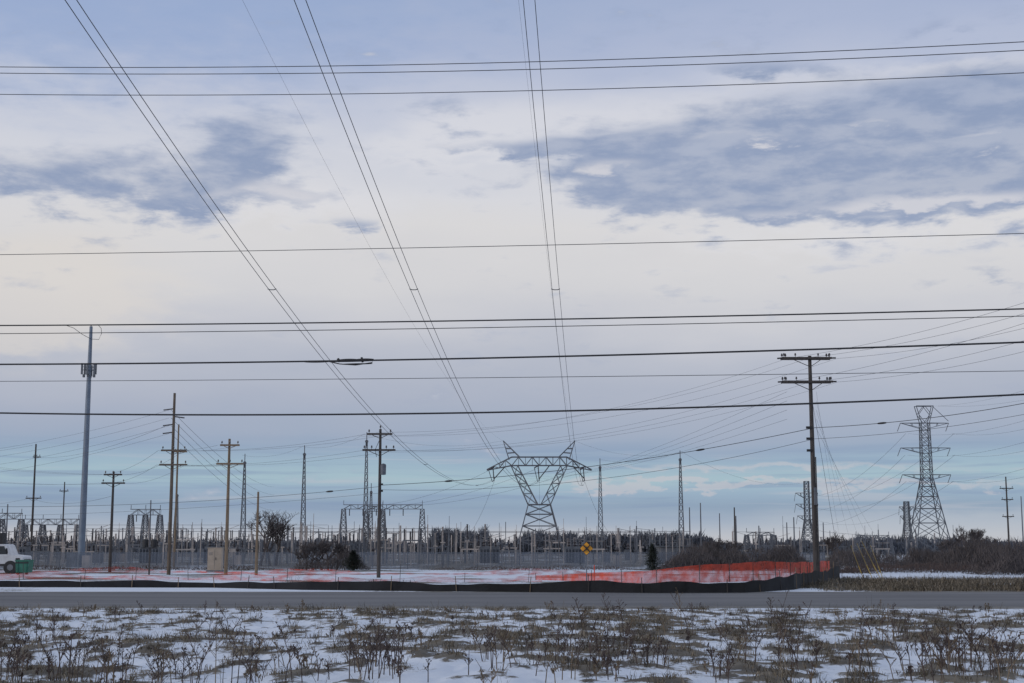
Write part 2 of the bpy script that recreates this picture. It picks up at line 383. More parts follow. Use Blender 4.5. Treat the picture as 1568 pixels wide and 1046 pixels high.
# ------------------------------------------------------------ wooden utility poles
def pin(t,x,y,z,k='porc',sc=1):
    t.lathe((x,y,z),[(.02*sc,0),(.02*sc,.1*sc),(.07*sc,.12*sc),(.075*sc,.17*sc),(.045*sc,.19*sc),(.06*sc,.21*sc),(.05*sc,.27*sc),(.02*sc,.29*sc)],k,8)
def pole(px,ytop,Y,r,arms=(),k='wood',extra=None,brace=True,name='utility_pole',xb=None):
    t=B(); s=Y/2180; cx=gx(px,Y); zt=hz(ytop,Y)
    x0=cx if xb is None else gx(xb,Y)
    X=lambda z:x0+(cx-x0)*z/zt
    t.tube([(X(z),Y,z) for z in (-.3,zt*.33,zt*.66,zt)],[r,r*.88,r*.76,r*.62],k,10)
    for ya,xl,xr in arms:
        z=hz(ya,Y); a=gx(xl,Y); b_=gx(xr,Y)
        for dy in (-r*.9,):
            t.box(((a+b_)/2,Y+dy-.07,z),(b_-a,.11,.12),k)
        n=4 if (b_-a)>2 else 3
        for i in range(n):
            x=a+.12+(b_-a-.24)*(i/(n-1))
            if n==4: x=a+.12+(b_-a-.24)*(0,.25,.75,1)[i]
            pin(t,x,Y-r-.05,z+.06,sc=.8)
        if brace:
            zb=z-.32*(b_-a)*.55
            for e_ in (.2,.8): t.beam((a+(b_-a)*e_,Y-r-.08,z-.06),(cx,Y-r*.8,zb),.035,k)
    if extra: extra(t,cx,Y,s,zt)
    return t.obj(name)
def ex_right(t,cx,Y,s,zt):
    H=lambda y:hz(y,Y)
    for ya in (549,585):
        a=gx(1204.5,Y); b_=gx(1282,Y); t.box(((a+b_)/2,Y+.24,H(ya)),(b_-a,.11,.12),'wooddark')
        for e_ in (.03,.1,.93,.98): pin(t,a+(b_-a)*e_,Y+.24,H(ya)+.07,sc=.9)
        istring(t,(a,Y-.2,H(ya)),(a-.3,Y-.4,H(ya)-.05),r=.05); istring(t,(b_,Y-.2,H(ya)),(b_+.2,Y-.4,H(ya)-.02),r=.05)
    for y in (655,672,690): t.box((cx-.2,Y-.1,H(y)),(.3,.12,.14),'black')
    t.box((cx+.05,Y-.22,H(760)),(.16,.14,1.0),'steel'); t.tube([(cx+.15,Y-.2,0),(cx+.13,Y-.18,H(700))],.035,'black',5)
    for dx_ in (.9,1.5): t.tube([(cx,Y,H(600)),(cx+dx_*2.2,Y+8,0)],.012,'wire',4)
pole(1249,545,83,.165,[(549,1204.5,1282),(585,1205,1283)],'wooddark',ex_right)
def ex9(t,cx,Y,s,zt):
    H=lambda y:hz(y,Y)
    t.lathe((cx+.22,Y-.1,H(727)),[(.05,-.02),(.17,0),(.18,.6),(.14,.66),(.04,.7)],'steel',12); pin(t,cx,Y,zt,sc=.8)
    t.tube([(cx,Y-.15,H(672)),(cx-.3,Y-.3,H(690)),(cx-.2,Y-.2,H(700))],.02,'black',4)
    for y in (742,752): t.box((cx+.1,Y-.2,H(y)),(.25,.12,.12),'black')
pole(580,657,90,.125,[(665,560,599),(689.5,553,604)],'wooddark',ex9)
def ex5(t,cx,Y,s,zt):
    H=lambda y:hz(y,Y)
    for i,y in enumerate((628,640,652,664)):
        sg=-1 if i!=1 else 1
        istring(t,(cx,Y,H(y)+.1),(cx+sg*.75,Y,H(y)),r=.06)
    for i in (-.3,.3): t.lathe((cx+i-1.3,Y-.3,H(838)),[(.05,0),(.22,.03),(.22,.5),(.1,.55)],'black',12)
    t.box((cx-1.3,Y-.3,H(838)-.05),(1.1,.3,.08),'black'); t.beam((cx-1.3,Y-.2,0),(cx-1.3,Y-.2,H(838)),.1,'wooddark')
pole(259,602,100,.14,[(690,242,281),(712,240,283)],'wood',ex5)
pole(267,650,140,.12,[(692,262,282)],'woodtan')
pole(346.5,672,98,.13,[(682,333,363),(710.5,328,370)],'woodtan')
pole(393,753,98,.11,[],'woodtan',None,False)
pole(169,722,110,.13,[(727,155,183),(740,152,188)],'wooddark')
pole(47,680,170,.15,[(700,44,56),(763,36,60)],'wooddark')
pole(94,738,210,.13,[(752,87,101)],'wooddark')
pole(1546,730,190,.14,[(748,1535,1556),(765,1537,1555),(791,1537,1555)],'wooddark')
for px,yt,Y in ((1057,777,240),(1074,770,230),(1103,786,260),(1126,777,190),(1128,790,200),(1217,792,220),(1206,800,240),(8,772,200),(228,766,200),(1163,805,220),(1568,760,240),(1262,800,240)):
    pole(px,yt,Y,.13,[],'wooddark' if Y<200 else 'steelfar',None,False,name='steel_post')
# cell tower
def celltower():
    t=B(); Y=138; cx=gx(124.5,Y); H=lambda y:hz(y,Y)
    t.tube([(cx,Y,z) for z in (0,8,16,H(500))],[.34,.29,.24,.15],'mono',16)
    for j,y in enumerate((556,)):
        z=H(567)
        t.lathe((cx,Y,z-.1),[(.25,0),(.32,.05),(.32,.2),(.25,.25)],'mono',12)
        for i in range(6):
            a=i/6*6.283+.5; R=.62+.08*(i%2)
            x,y_=cx+R*math.cos(a),Y+R*math.sin(a)
            t.box((x,y_,z+random.uniform(-.05,.2)),(.17,.14,1.1),'steel'); t.beam((cx,Y,z),(x,y_,z),.05,'steel'); t.beam((cx,Y,z+.3),(x,y_,z+.3),.04,'steel')
        for i in range(4):
            a=i*1.6; t.box((cx+.5*math.cos(a),Y+.5*math.sin(a),z-.55),(.2,.18,.3),'steel')
    t.tube([(cx,Y,H(500)),(cx,Y,H(498))],.05,'steel',5)
    t.box((cx-.6,Y-1,.7),(.9,.5,1.4),'steel'); t.box((cx+.8,Y-1,.55),(.7,.5,1.1),'steelwarm')
    t.obj('cell_tower')
celltower()
# ------------------------------------------------------------ mid-distance wires
def PW(a,b_,sag,r=.014,name='power_line',k='wire'): return wire(name,P(*a),P(*b_),sag,r,k)
for (ya,xa,yr,yl) in ((549,1205,443,668),(547,1243,467,662),(549,1282,500,668),(585,1205,470,690),(585,1240,512,692),(585,1283,535,690)):
    PW((xa,ya,83),(1900,yr-100,60),.75,.009)
    PW((xa,ya,83),(553+ (xa-1205)*.6,yl,90),1.15,.007)
def splice_on(pts,px):
    best=min(range(len(pts)-1),key=lambda i:abs(784+pts[i].x/pts[i].y*2205-px)); c=pts[best]; d=(pts[best+1]-pts[best]).normalized()
    t=B(); t.tube([c+d*x for x in (-.28,-.2,-.05,.1,.2,.28)],[.02,.05,.06,.06,.045,.02],'black',8); t.obj('cable_splice')
for ya,r_,sg in ((655,.022,.55),(672,.014,.9)):
    p1=PW((1248,ya,83),(583,ya+88 if ya==655 else 750,90),sg,r_,'telephone_cable','cable')
    p2=PW((1248,ya,83),(1950,ya-135,70),.85,r_,'telephone_cable','cable')
    if ya==655: splice_on(p1,1080); splice_on(p1,680); splice_on(p2,1372)
p3=PW((583,745,90),(-200,770,110),.7,.016,'telephone_cable','cable'); splice_on(p3,515); PW((583,755,90),(-200,790,110),.5,.010,'telephone_cable','cable')
PW((560,665,90),(259,690,100),.35,.008);PW((598,665,90),(281,690,100),.35,.008);PW((554,690,90),(240,712,100),.35,.008);PW((604,690,90),(283,712,100),.35,.008)
for (xa,ya) in ((242,690),(281,690),(240,712),(283,712)):
    PW((xa,ya,100),(333+(xa>260)*30,682 if ya==690 else 710,98),.15,.008)
    PW((xa,ya,100),(152+(xa>260)*36,727 if ya==690 else 740,110),.4,.008)
    PW((152+(xa>260)*36,727 if ya==690 else 740,110),(-150,690 if ya==690 else 720,120),.5,.008)
for y in (628,640,652,664): PW((259,y,100),(-250,y+75,130),1.1,.008); PW((262,y,100),(420,y+118,240),1.2,.012)
PW((50,682,170),(-200,700,190),.6,.012); PW((50,700,170),(259,650,100),.8,.010); PW((46,763,170),(-100,770,190),.6,.012); PW((46,763,170),(170,760,110),.6,.012)
for ya,w_ in ((664,37),(697,38),(737,36)):
    for sg in (-1,1):
        PW((1424+sg*w_,ya,200),(1238+sg*16,ya+ (95 if ya==664 else 82 if ya==697 else 60),330),3.0,.016)
        PW((1424+sg*w_*.9,ya,200),(2000,ya-230,90),3.2,.012,'transmission_line')
PW((1410,622,200),(2000,400,90),2.5,.01,'shield_wire'); PW((1436,622,200),(2100,420,90),2.5,.01,'shield_wire')
for u in (-69,0,69):
    PW((826+u,716,250),(600+u*.4,775,262),1.2,.02,'transmission_line'); PW((826+u,736,250),(826+u*1.5,812,290),.8,.02,'transmission_line')
for a_,b_,c_ in (((770,675,250),(560,665,240),1.4),((880,675,250),(1044,692,250),1.5),((463,684,250),(371,697,260),.9),((559,664,240),(463,684,250),1.0),((920,704,260),(1044,692,250),1.0),((1044,692,250),(1238,738,330),2.5)):
    PW(a_,b_,c_,.014,'shield_wire')
for i in range(5): PW((1250,600+i*14,83),(1290+i*17,846,150),.4,.006)
for i in range(4): PW((780+i*5,742-i*5,240),(1205,600+i*14,83),1.4,.008)
for i,(a_,b_) in enumerate((((1321,852),(1336,890)),((1330,850),(1348,890)),((1340,854),(1352,888)),((1310,854),(1322,888)))):
    t=B(); Yg=88; p=P(*b_,Yg); q=P(*a_,Yg); p.z=0; t.tube([p,p.lerp(q,.6)],[.02,.02],'yellow',8); t.tube([p.lerp(q,.6),q,q+(q-p)*.6],.010,'yellow',5); t.obj('guy_wire')
# ------------------------------------------------------------ substation
def gantry(x0,x1,ytop,Y,n,name='substation_gantry',st=.07,beamh=.9):
    t=B(); a=gx(x0,Y); b_=gx(x1,Y); z=hz(ytop,Y)
    truss(t,(a,Y,z),(b_,Y,z),beamh,.4,int((b_-a)/1.1),st)
    for i in range(n):
        x=a+(b_-a)*i/(n-1)
        lcol(t,x,Y,0,.75,z-beamh,.3,8,st,d0=1.3,d1=.4)
        t.beam((x,Y,z),(x,Y,z+.7),.08,'steelfar')
    for i in range(int((b_-a)/2.2)): 
        x=a+1+2.2*i; istring(t,(x,Y-.3,z-beamh),(x,Y-.3,z-beamh-1.1),r=.1)
    t.obj(name)
gantry(525,646,773,235,3,beamh=.7,st=.06); gantry(560,585,775,250,2); gantry(198,243,780,230,3); gantry(0-30,30,786,220,3); gantry(36,118,795,230,4)
gantry(1312,1362,820,260,3,beamh=.5); gantry(1144,1186,815,240,3,beamh=.5)
def bay(name,x0,x1,Y,ytop,step,kmix,bus=True):
    t=B(); a=gx(x0,Y); b_=gx(x1,Y); z=hz(ytop,Y); x=a; prev=None
    while x<b_:
        h=z*random.uniform(.72,1.08); k=random.choice(kmix); w_=random.uniform(.07,.15); yy=Y+random.uniform(-3,3)
        typ=random.random()
        if typ<.5:
            t.beam((x,yy,0),(x,yy,h),w_,k)
            if random.random()<.6: t.beam((x,yy,h),(x,yy,h+random.uniform(.4,1.4)),.045,k)
        elif typ<.78:
            t.beam((x,yy,0),(x,yy,h*.55),w_*1.1,k); t.box((x,yy,h*.55),(.5,.3,.12),k); istring(t,(x,yy,h*.55),(x,yy,h*.95),k=random.choice(['porc','steelfar','steelwarm']),r=.13)
        elif typ<.95:
            t.beam((x-.8,yy,0),(x-.8,yy,h*.6),.1,k); t.beam((x+.8,yy,0),(x+.8,yy,h*.6),.1,k); t.box((x,yy,h*.6),(2.0,.2,.14),k)
            for d_ in (-.9,0,.9): istring(t,(x+d_,yy,h*.6),(x+d_,yy,h*.9),r=.1)
            t.beam((x-.9,yy,h*.9),(x+.9,yy,h*(.9+random.choice([0,.15]))),.05,k)
        else:
            t.box((x,yy,h*.2),(.9,.8,h*.34),k); t.lathe((x,yy,h*.37),[(.12,0),(.2,.2),(.12,.4),(.2,.6),(.12,.8),(.05,.9)],'porc',8)
        if prev is not None and random.random()<.3: t.beam((prev[0],prev[1],prev[2]),(x,yy,h*.93),.04,random.choice(kmix))
        prev=(x,yy,h*.93); x+=step*random.uniform(.5,1.5)
    if bus: t.beam((a,Y+1,z*.93),(b_,Y+1,z*.93),.05,kmix[0])
    t.obj(name)
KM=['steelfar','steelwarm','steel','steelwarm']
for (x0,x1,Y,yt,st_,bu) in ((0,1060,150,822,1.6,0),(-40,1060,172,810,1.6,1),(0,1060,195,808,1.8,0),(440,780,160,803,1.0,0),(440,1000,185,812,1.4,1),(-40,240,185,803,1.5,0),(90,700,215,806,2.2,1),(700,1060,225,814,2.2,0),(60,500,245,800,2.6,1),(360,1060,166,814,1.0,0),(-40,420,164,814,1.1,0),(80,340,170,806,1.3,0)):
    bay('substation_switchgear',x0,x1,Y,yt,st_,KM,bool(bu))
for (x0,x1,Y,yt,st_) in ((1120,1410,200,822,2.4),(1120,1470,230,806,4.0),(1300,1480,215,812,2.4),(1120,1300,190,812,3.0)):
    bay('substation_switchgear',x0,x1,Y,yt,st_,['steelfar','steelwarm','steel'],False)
t=B(); Yb=170
xa=gx(1015,Yb); t.box((xa+3,Yb,.95),(7,5,1.9),'steelfar'); t.box((xa+3,Yb,1.97),(7.4,5.4,.12),'steel'); t.box((xa+1.2,Yb-2.52,.9),(.9,.04,1.7),'steel')
t.obj('control_building')
for px in (30,232,330,750,880):
    t=B(); Yb=150; x=gx(px,Yb); t.box((x,Yb,1.1),(2.0,1.6,1.7),'steel'); 
    for i in range(7): t.box((x-1+.33*i,Yb-.95,1.0),(.08,.3,1.4),'steelfar')
    for d_ in (-.6,0,.6): t.lathe((x+d_,Yb,1.95),[(.08,0),(.16,.15),(.09,.3),(.16,.45),(.09,.6),(.04,.9)],'porc',8)
    t.lathe((x+.9,Yb,2.0),[(.1,0),(.25,.05),(.25,.35),(.1,.4)],'steelfar',10); t.obj('power_transformer')
def alpha_noise(m,sc,vec,a0,a1,lo=.3,hi=.7):
    nt=m.node_tree; bs=nt.nodes['Principled BSDF']
    tcn=nt.nodes.new('ShaderNodeTexCoord'); wv=nt.nodes.new('ShaderNodeTexNoise'); wv.inputs['Scale'].default_value=sc; wv.inputs['Detail'].default_value=3
    mpn=nt.nodes.new('ShaderNodeMapping'); mpn.inputs['Scale'].default_value=vec; nt.links.new(tcn.outputs['Object'],mpn.inputs[0]); nt.links.new(mpn.outputs[0],wv.inputs['Vector'])
    mr=nt.nodes.new('ShaderNodeMapRange'); mr.inputs[1].default_value=lo; mr.inputs[2].default_value=hi; mr.inputs[3].default_value=a0; mr.inputs[4].default_value=a1
    nt.links.new(wv.outputs['Fac'],mr.inputs[0]); nt.links.new(mr.outputs[0],bs.inputs['Alpha'])
M['fab']=mat('fence_fabric',(.15,.175,.22),(.10,.12,.16),.5,.8,stretch=(.4,1,.05)); alpha_noise(M['fab'],1.0,(3,1,.15),.38,.75)
t=B(); Yf=124; x=-60
while x<gx(1240,Yf):
    hgt=1.45
    t.tube([(x,Yf+.05,0),(x,Yf+.05,hgt+.08)],.03,'steelfar',6); t.add([(x,Yf,0.02),(x+3,Yf,.02),(x+3,Yf,hgt),(x,Yf,hgt)],[(0,1,2,3)],'fab')
    t.beam((x,Yf+.03,hgt),(x+3,Yf+.03,hgt),.015,'steelfar'); 
    x+=3
t.obj('chain_link_fence')
# ------------------------------------------------------------ silt fence + orange fence
M['silt']=mat('silt_fabric',(.017,.018,.022),(.009,.0095,.012),1.5,.9)
def strip(bl,path,hf,k,seg=.25,lean=.0,seed=1,var=.7):
    pts=[]
    for px,yb in path:
        Y=gy(yb); pts.append((gx(px,Y),Y))
    out=[]
    for i in range(len(pts)-1):
        (x0,y0),(x1,y1)=pts[i],pts[i+1]; d=math.hypot(x1-x0,y1-y0); n=max(1,int(d/seg))
        for j in range(n): out.append((x0+(x1-x0)*j/n,y0+(y1-y0)*j/n))
    out.append(pts[-1]); X=np.array([o[0] for o in out]); Yv=np.array([o[1] for o in out])
    n1=fbm(X*.35,Yv*.35,3,seed); hh=np.array([hf(x,y) for x,y in out])*(1+(n1-.5)*var)
    vs=[];fs=[]
    wob=(fbm(X*1.3,Yv,2,seed+3)-.5)*.25
    for i in range(len(out)):
        for j,tt in enumerate((0,.5,1)):
            vs.append((X[i]+lean*tt*.2,Yv[i]+wob[i]*(tt-.2),hh[i]*tt))
    for i in range(len(out)-1):
        for j in range(2): a=i*3+j; fs.append((a,a+3,a+4,a+1))
    bl.add(vs,fs,k); return X,Yv,hh
t=B()
def sh(x,y): return float(np.interp(x,[-40,-13,-8,0,8,13,20],[.24,.28,.38,.38,.5,.62,.7]))
X,Yv,hh=strip(t,[(-60,899),(330,900),(470,903.5),(820,907),(1010,908.5),(1140,908),(1215,903),(1285,888)],sh,'silt',var=.9)
i=0
while i<len(X):
    lx=random.uniform(-.08,.08); t.beam((X[i],Yv[i]-.05,0),(X[i]+lx,Yv[i]-.05,hh[i]+random.uniform(.08,.35)),.03,random.choice(['woodtan','wooddark'])); i+=random.randint(7,14)
t.obj('silt_fence')
M['orange']=mat('orange_mesh',(.7,.075,.03),(.45,.045,.02),1.2,.7); alpha_noise(M['orange'],2.2,(1,1,1),.5,.9,.35,.65)
M['orangethin']=mat('orange_mesh_sparse',(.65,.075,.035),(.45,.05,.03),1.2,.7); alpha_noise(M['orangethin'],1.1,(1,1,5),.05,.65,.38,.65)
t=B()
X,Yv,hh=strip(t,[(820,888),(985,893),(1090,892),(1200,888),(1270,882)],lambda x,y:float(np.interp(x,[1,7,10.4,16,21],[.25,.6,.98,1.05,.95])),'orange',seed=4,var=.3)
for i in range(0,len(X),10): t.beam((X[i],Yv[i]-.04,0),(X[i],Yv[i]-.04,hh[i]+.15),.03,'wooddark')
t.obj('orange_safety_fence')
t=B()
X,Yv,hh=strip(t,[(-60,888),(120,887),(360,889),(520,892),(830,891)],lambda x,y:.24+.25*max(0,math.sin(x*.35))+.08*math.sin(x*1.1),'orangethin',seed=9)
for i in range(0,len(X),14): t.beam((X[i],Yv[i]-.04,0),(X[i]+random.uniform(-.08,.08),Yv[i]-.04,random.uniform(.5,1.0)),.025,'wooddark')
X,Yv,hh=strip(t,[(-60,877),(250,877),(420,879),(500,880),(760,881),(1000,878)],lambda x,y:.15+.3*max(0,math.sin(x*.4+1)),'orangethin',seed=14)
t.obj('orange_safety_fence')
# ------------------------------------------------------------ warning sign
def sign():
    t=B(); Y=70; c=P(898,840,Y); a=.335
    def rd(a,y,k,z=0):
        vs=[]
        for q in range(4):
            for e_ in (-.12,.12):
                an=q*math.pi/2; d=Vector((math.cos(an+0),0,math.sin(an))); pz=Vector((-d.z,0,d.x))
                vs.append(Vector((c.x,y,c.z))+d*a*.94+pz*a*e_*.5)
        n=len(vs); vs2=[v+Vector((0,.004,0)) for v in vs]
        t.add(vs+vs2,[tuple(range(n)),tuple(range(n,2*n))[::-1]]+[(i,(i+1)%n,n+(i+1)%n,n+i) for i in range(n)],k)
    rd(a,Y-.05,'black'); rd(a*.93,Y-.056,'sign')
    for sg in (1,-1):
        t.tube([(c.x-.16,Y-.1-.004*sg,c.z-.16*sg),(c.x,Y-.1-.004*sg,c.z-.02*sg),(c.x+.16,Y-.1-.004*sg,c.z+.16*sg)],[.035,.05,.035],'black',4)
    t.tube([(c.x,Y,-.2),(c.x,Y,c.z+.25)],.028,'steel',6); t.obj('warning_sign')
sign()
t=B(); xq=gx(910,72); t.tube([(xq,72,0),(xq,72,1.0)],.025,'orange',6); t.tube([(xq,72,1.0),(xq,72,1.25)],.02,'steel',6); t.obj('marker_post')
# cabinet
t=B(); Yc=112; x=gx(330,Yc)
t.box((x,Yc,.95),(1.08,.7,1.7),'beige'); t.box((x,Yc,1.82),(1.14,.78,.06),'beige'); t.box((x,Yc,.05),(1.25,.8,.12),'steelfar')
t.box((x,Yc-.356,.95),(.015,.01,1.5),'steel'); t.box((x+.1,Yc-.37,1.0),(.03,.03,.2),'black')
for i in range(4): t.box((x-.3,Yc-.358,1.3+.06*i),(.3,.01,.02),'steel')
t.obj('electrical_cabinet')
# ------------------------------------------------------------ utility truck (nose to the right)
def truck():
    Y=104; ox=gx(42,Y); t=B()
    def prism(prof,y0,y1,k):
        n=len(prof); vs=[(ox+x,y0,z) for x,z in prof]+[(ox+x,y1,z) for x,z in prof]
        t.add(vs,[tuple(range(n)),tuple(range(n,2*n))[::-1]]+[(i,n+i,n+(i+1)%n,(i+1)%n) for i in range(n)],k)
    prism([(-2.9,.55),(-.1,.55),(0,.65),(0,1.15),(-.1,1.28),(-1.0,1.36),(-1.28,2.02),(-1.45,2.1),(-2.9,2.1)],Y-1,Y+1,'white')
    prism([(-1.1,1.38),(-1.36,1.96),(-1.9,1.96),(-1.9,1.38)],Y-1.006,Y-1.001,'glass'); prism([(-2.0,1.38),(-2.0,1.96),(-2.65,1.96),(-2.65,1.38)],Y-1.006,Y-1.001,'glass')
    prism([(-7.4,.75),(-3.0,.75),(-3.0,1.9),(-7.4,1.9)],Y-1.05,Y+1.05,'white'); prism([(-7.5,.55),(-.2,.55),(-.2,.7),(-7.5,.7)],Y-1.03,Y+.7,'black')
    for i in range(4): t.box((ox-7+.0+1.05*i+.4,Y-1.056,1.3),(.9,.01,.9),'steelfar')
    for i in range(5): t.box((ox+.01,Y-.6+.3*i,.9),(.03,.22,.25),'black')
    t.box((ox+.08,Y,.6),(.15,2.0,.2),'black'); t.box((ox-.02,Y-.85,.95),(.06,.2,.18),'white')
    for xx in (-1.95,):  t.box((ox+xx,Y-1.004,.95),(.03,.01,.8),'steel')
    t.box((ox-1.75,Y-1.01,1.2),(.14,.02,.04),'black'); t.box((ox-.35,Y-1.01,1.05),(.3,.02,.12),'black')
    for xx in (-.85,-5.0,-6.1):
        for yy in (Y-1.06,Y+.76):
            t.tube([(ox+xx,yy,.45),(ox+xx,yy+.3,.45)],.48,'black',18); t.tube([(ox+xx,yy-.01,.45),(ox+xx,yy+.1,.45)],.22,'steelfar',12)
    t.tube([(ox-5.5,Y,1.9),(ox-5.5,Y,2.5)],.25,'white',10); t.beam((ox-6.5,Y,2.6),(ox-2.3,Y,2.55),.22,'black'); t.box((ox-2.05,Y,2.5),(.65,.7,.8),'black',1.1)
    t.beam((ox-1.1,Y-1.1,1.45),(ox-1.1,Y-1.25,1.8),.1,'black')
    t.obj('utility_truck')
truck()
t=B(); Yc=100; x=gx(38,Yc)
t.box((x,Yc,.55),(.85,.9,.8),'green',1.1); t.box((x,Yc,.98),(1.0,1.04,.07),'green'); t.box((x,Yc-.52,.82),(.9,.05,.08),'black')
for d_ in (-.3,.3): t.tube([(x+d_,Yc-.4,.1),(x+d_,Yc-.3,.1)],.1,'black',10); t.box((x+d_,Yc-.5,.55),(.06,.06,.75),'green')
t.obj('green_dumpster')
# ------------------------------------------------------------ trees
def branch(t,p,d,l,r,dep,k,spread=.55,mn=.012):
    n=3; pts=[p]; q=p.copy(); dd=d.copy()
    for i in range(n):
        dd=(dd+Vector((random.gauss(0,.12),random.gauss(0,.12),random.gauss(.06,.06)))).normalized(); q=q+dd*l/n; pts.append(q.copy())
    t.tube(pts,[max(mn,r*(1-.4*i/n)) for i in range(n+1)],k,4 if dep>2 else 3,False)
    if dep<=0: return
    for i in range(random.randint(2,4)):
        s0=random.choice(pts[1:] if dep<4 else pts[2:]); nd=(dd+Vector((random.gauss(0,spread),random.gauss(0,spread),random.gauss(.12,spread*.45)))).normalized()
        branch(t,s0,nd,l*random.uniform(.62,.86),r*.6,dep-1,k,spread,mn)
def tree(px,ytop,Y,k='twig',dep=6,name='bare_tree',spread=.5,mn=.013,lf=.30):
    """grown freely, then scaled to its surveyed height"""
    t=B(); H=hz(ytop,Y); X0=gx(px,Y); branch(t,Vector((0,0,0)),Vector((0,0,1)),H*lf,H*.03,dep,k,spread,mn)
    zm=max(v[2] for v in t.v); f=H/zm
    t.v=[(X0+v[0]*f,Y+v[1]*f,v[2]*f) for v in t.v]; t.obj(name)
tree(399,781,146,spread=.6,mn=.011); tree(413,779,146,spread=.6,mn=.011); tree(423,790,148,spread=.6,mn=.011)
tree(1276,812,190,dep=5,mn=.02); tree(1290,820,195,dep=5,mn=.02)
tree(1483,802,140); tree(1497,809,142); tree(1466,816,145); tree(1512,820,145); tree(1450,824,150); tree(1530,830,140,dep=5); tree(1440,830,150,dep=5)
for px,yt in ((1100,820),(1082,828),(1118,826),(1060,832),(1200,838),(1160,836)): tree(px,yt,130,dep=5,spread=.7)
for px,yt in ((470,828),(480,824),(493,828),(503,822),(516,830),(528,834),(458,836)): tree(px,yt,119,dep=5,spread=.75,mn=.011)
def brush(name,x0,x1,Y,ytop,n,k,depth=3,w=.03,tl=1.0,rag=.75):
    a=gx(x0,Y); b_=gx(x1,Y); H=hz(ytop,Y)
    X=rng.uniform(a,b_,n); Yy=Y+rng.uniform(-depth,depth,n)
    sd0=int(abs(x0))%97
    env=np.clip(.9+2.0*rag*(fbm(X*.5,Yy*.3,4,sd0)-.62),.15,1.15)
    edge=np.clip(np.minimum(X-a,b_-X)/(.12*(b_-a)+.4),0.2,1)
    hh=H*env*edge; z0=rng.uniform(0,.8,n)*hh; ln=np.minimum(hh-z0+.1,rng.uniform(.2,.55,n)*hh)*tl
    an=rng.uniform(0,6.28,n); ln2=rng.uniform(.1,.9,n)*ln
    p=np.stack([X,Yy,z0],1); q=p+np.stack([np.cos(an)*ln2,np.sin(an)*ln2,ln],1)
    sd=np.stack([np.full(n,w),rng.normal(0,w,n),rng.normal(0,w*.3,n)],1)
    V=np.stack([p-sd,p+sd,q],1).reshape(-1,3); T=np.arange(n*3).reshape(-1,3)
    fastmesh(name,V,T,M[k])
brush('bare_shrubs',448,565,119,842,2200,'twig',2,.014); brush('bare_shrubs',1005,1250,119,836,9000,'twig',3,.018); brush('bare_shrubs',1060,1150,121,828,1800,'twig',2,.015)
brush('bare_shrubs',1245,1400,130,838,4500,'twig',4,.018); brush('bare_shrubs',1430,1640,118,826,9000,'twig',5,.02); brush('bare_shrubs',1490,1640,100,838,4500,'twig',3,.018); brush('bare_shrubs',1380,1500,130,834,4500,'twig',3,.02)
brush('bare_shrubs',1270,1640,108,862,6000,'weed',4,.02); brush('bare_shrubs',1205,1330,105,864,2500,'weed',3,.02)
brush('bare_shrubs',-20,440,119,866,2500,'weed',2,.02)
brush('bare_shrubs',640,990,119,866,1800,'weed',2,.02)
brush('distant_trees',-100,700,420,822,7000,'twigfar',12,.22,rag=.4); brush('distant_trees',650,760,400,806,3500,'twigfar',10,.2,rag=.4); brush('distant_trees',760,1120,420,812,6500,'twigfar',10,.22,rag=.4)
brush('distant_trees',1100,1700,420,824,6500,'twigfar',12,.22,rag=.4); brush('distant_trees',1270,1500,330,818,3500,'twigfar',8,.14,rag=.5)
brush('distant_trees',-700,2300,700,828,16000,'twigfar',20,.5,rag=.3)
def evergreen(px,ytop,Y,wpx):
    t=B(); H=hz(ytop,Y); x=gx(px,Y); R=wpx*Y/2180
    t.tube([(x,Y,0),(x,Y,H*.9)],[.08,.02],'twig',6); 
    for i in range(2200):
        u=random.random()**.9; a=random.uniform(0,6.28); lump=.75+.3*math.sin(a*3+u*9)+.15*math.sin(u*31)
        prof=(1-u**2.2)*(.55+.6*min(1,u*4)) ; rr=R*prof*lump*random.uniform(.3,1.08)
        p=Vector((x+rr*math.cos(a),Y+rr*math.sin(a),.03+u*H*(.93+.07*math.sin(a*2)))); o=Vector((math.cos(a),math.sin(a),random.uniform(-.1,1.0)))*random.uniform(.08,.24)
        s_=Vector((-math.sin(a),math.cos(a),random.uniform(-.5,.5)))*.04
        t.add([p-s_,p+s_,p+o],[(0,1,2)],'ever')
    t.obj('evergreen_tree')
evergreen(541,844,117,15); evergreen(999,834,117,13)
# ------------------------------------------------------------ camera
cam=bpy.data.cameras.new('camera'); co=bpy.data.objects.new('camera',cam); scene.collection.objects.link(co)
co.location=(0,0,CH); co.rotation_euler=(math.radians(90)+PT,0,0); cam.lens=50; cam.sensor_width=36; cam.clip_end=10000; cam.clip_start=.1
scene.camera=co
# ------------------------------------------------------------ light
SE,SA=14,-115
sun=bpy.data.lights.new('sun','SUN'); sun.energy=.8; sun.angle=math.radians(12); sun.color=(1,.9,.78)
so=bpy.data.objects.new('sun',sun); scene.collection.objects.link(so)
d=Vector((math.sin(math.radians(SA))*math.cos(math.radians(SE)),math.cos(math.radians(SA))*math.cos(math.radians(SE)),math.sin(math.radians(SE))))
so.rotation_euler=(-d).to_track_quat('-Z','Y').to_euler()
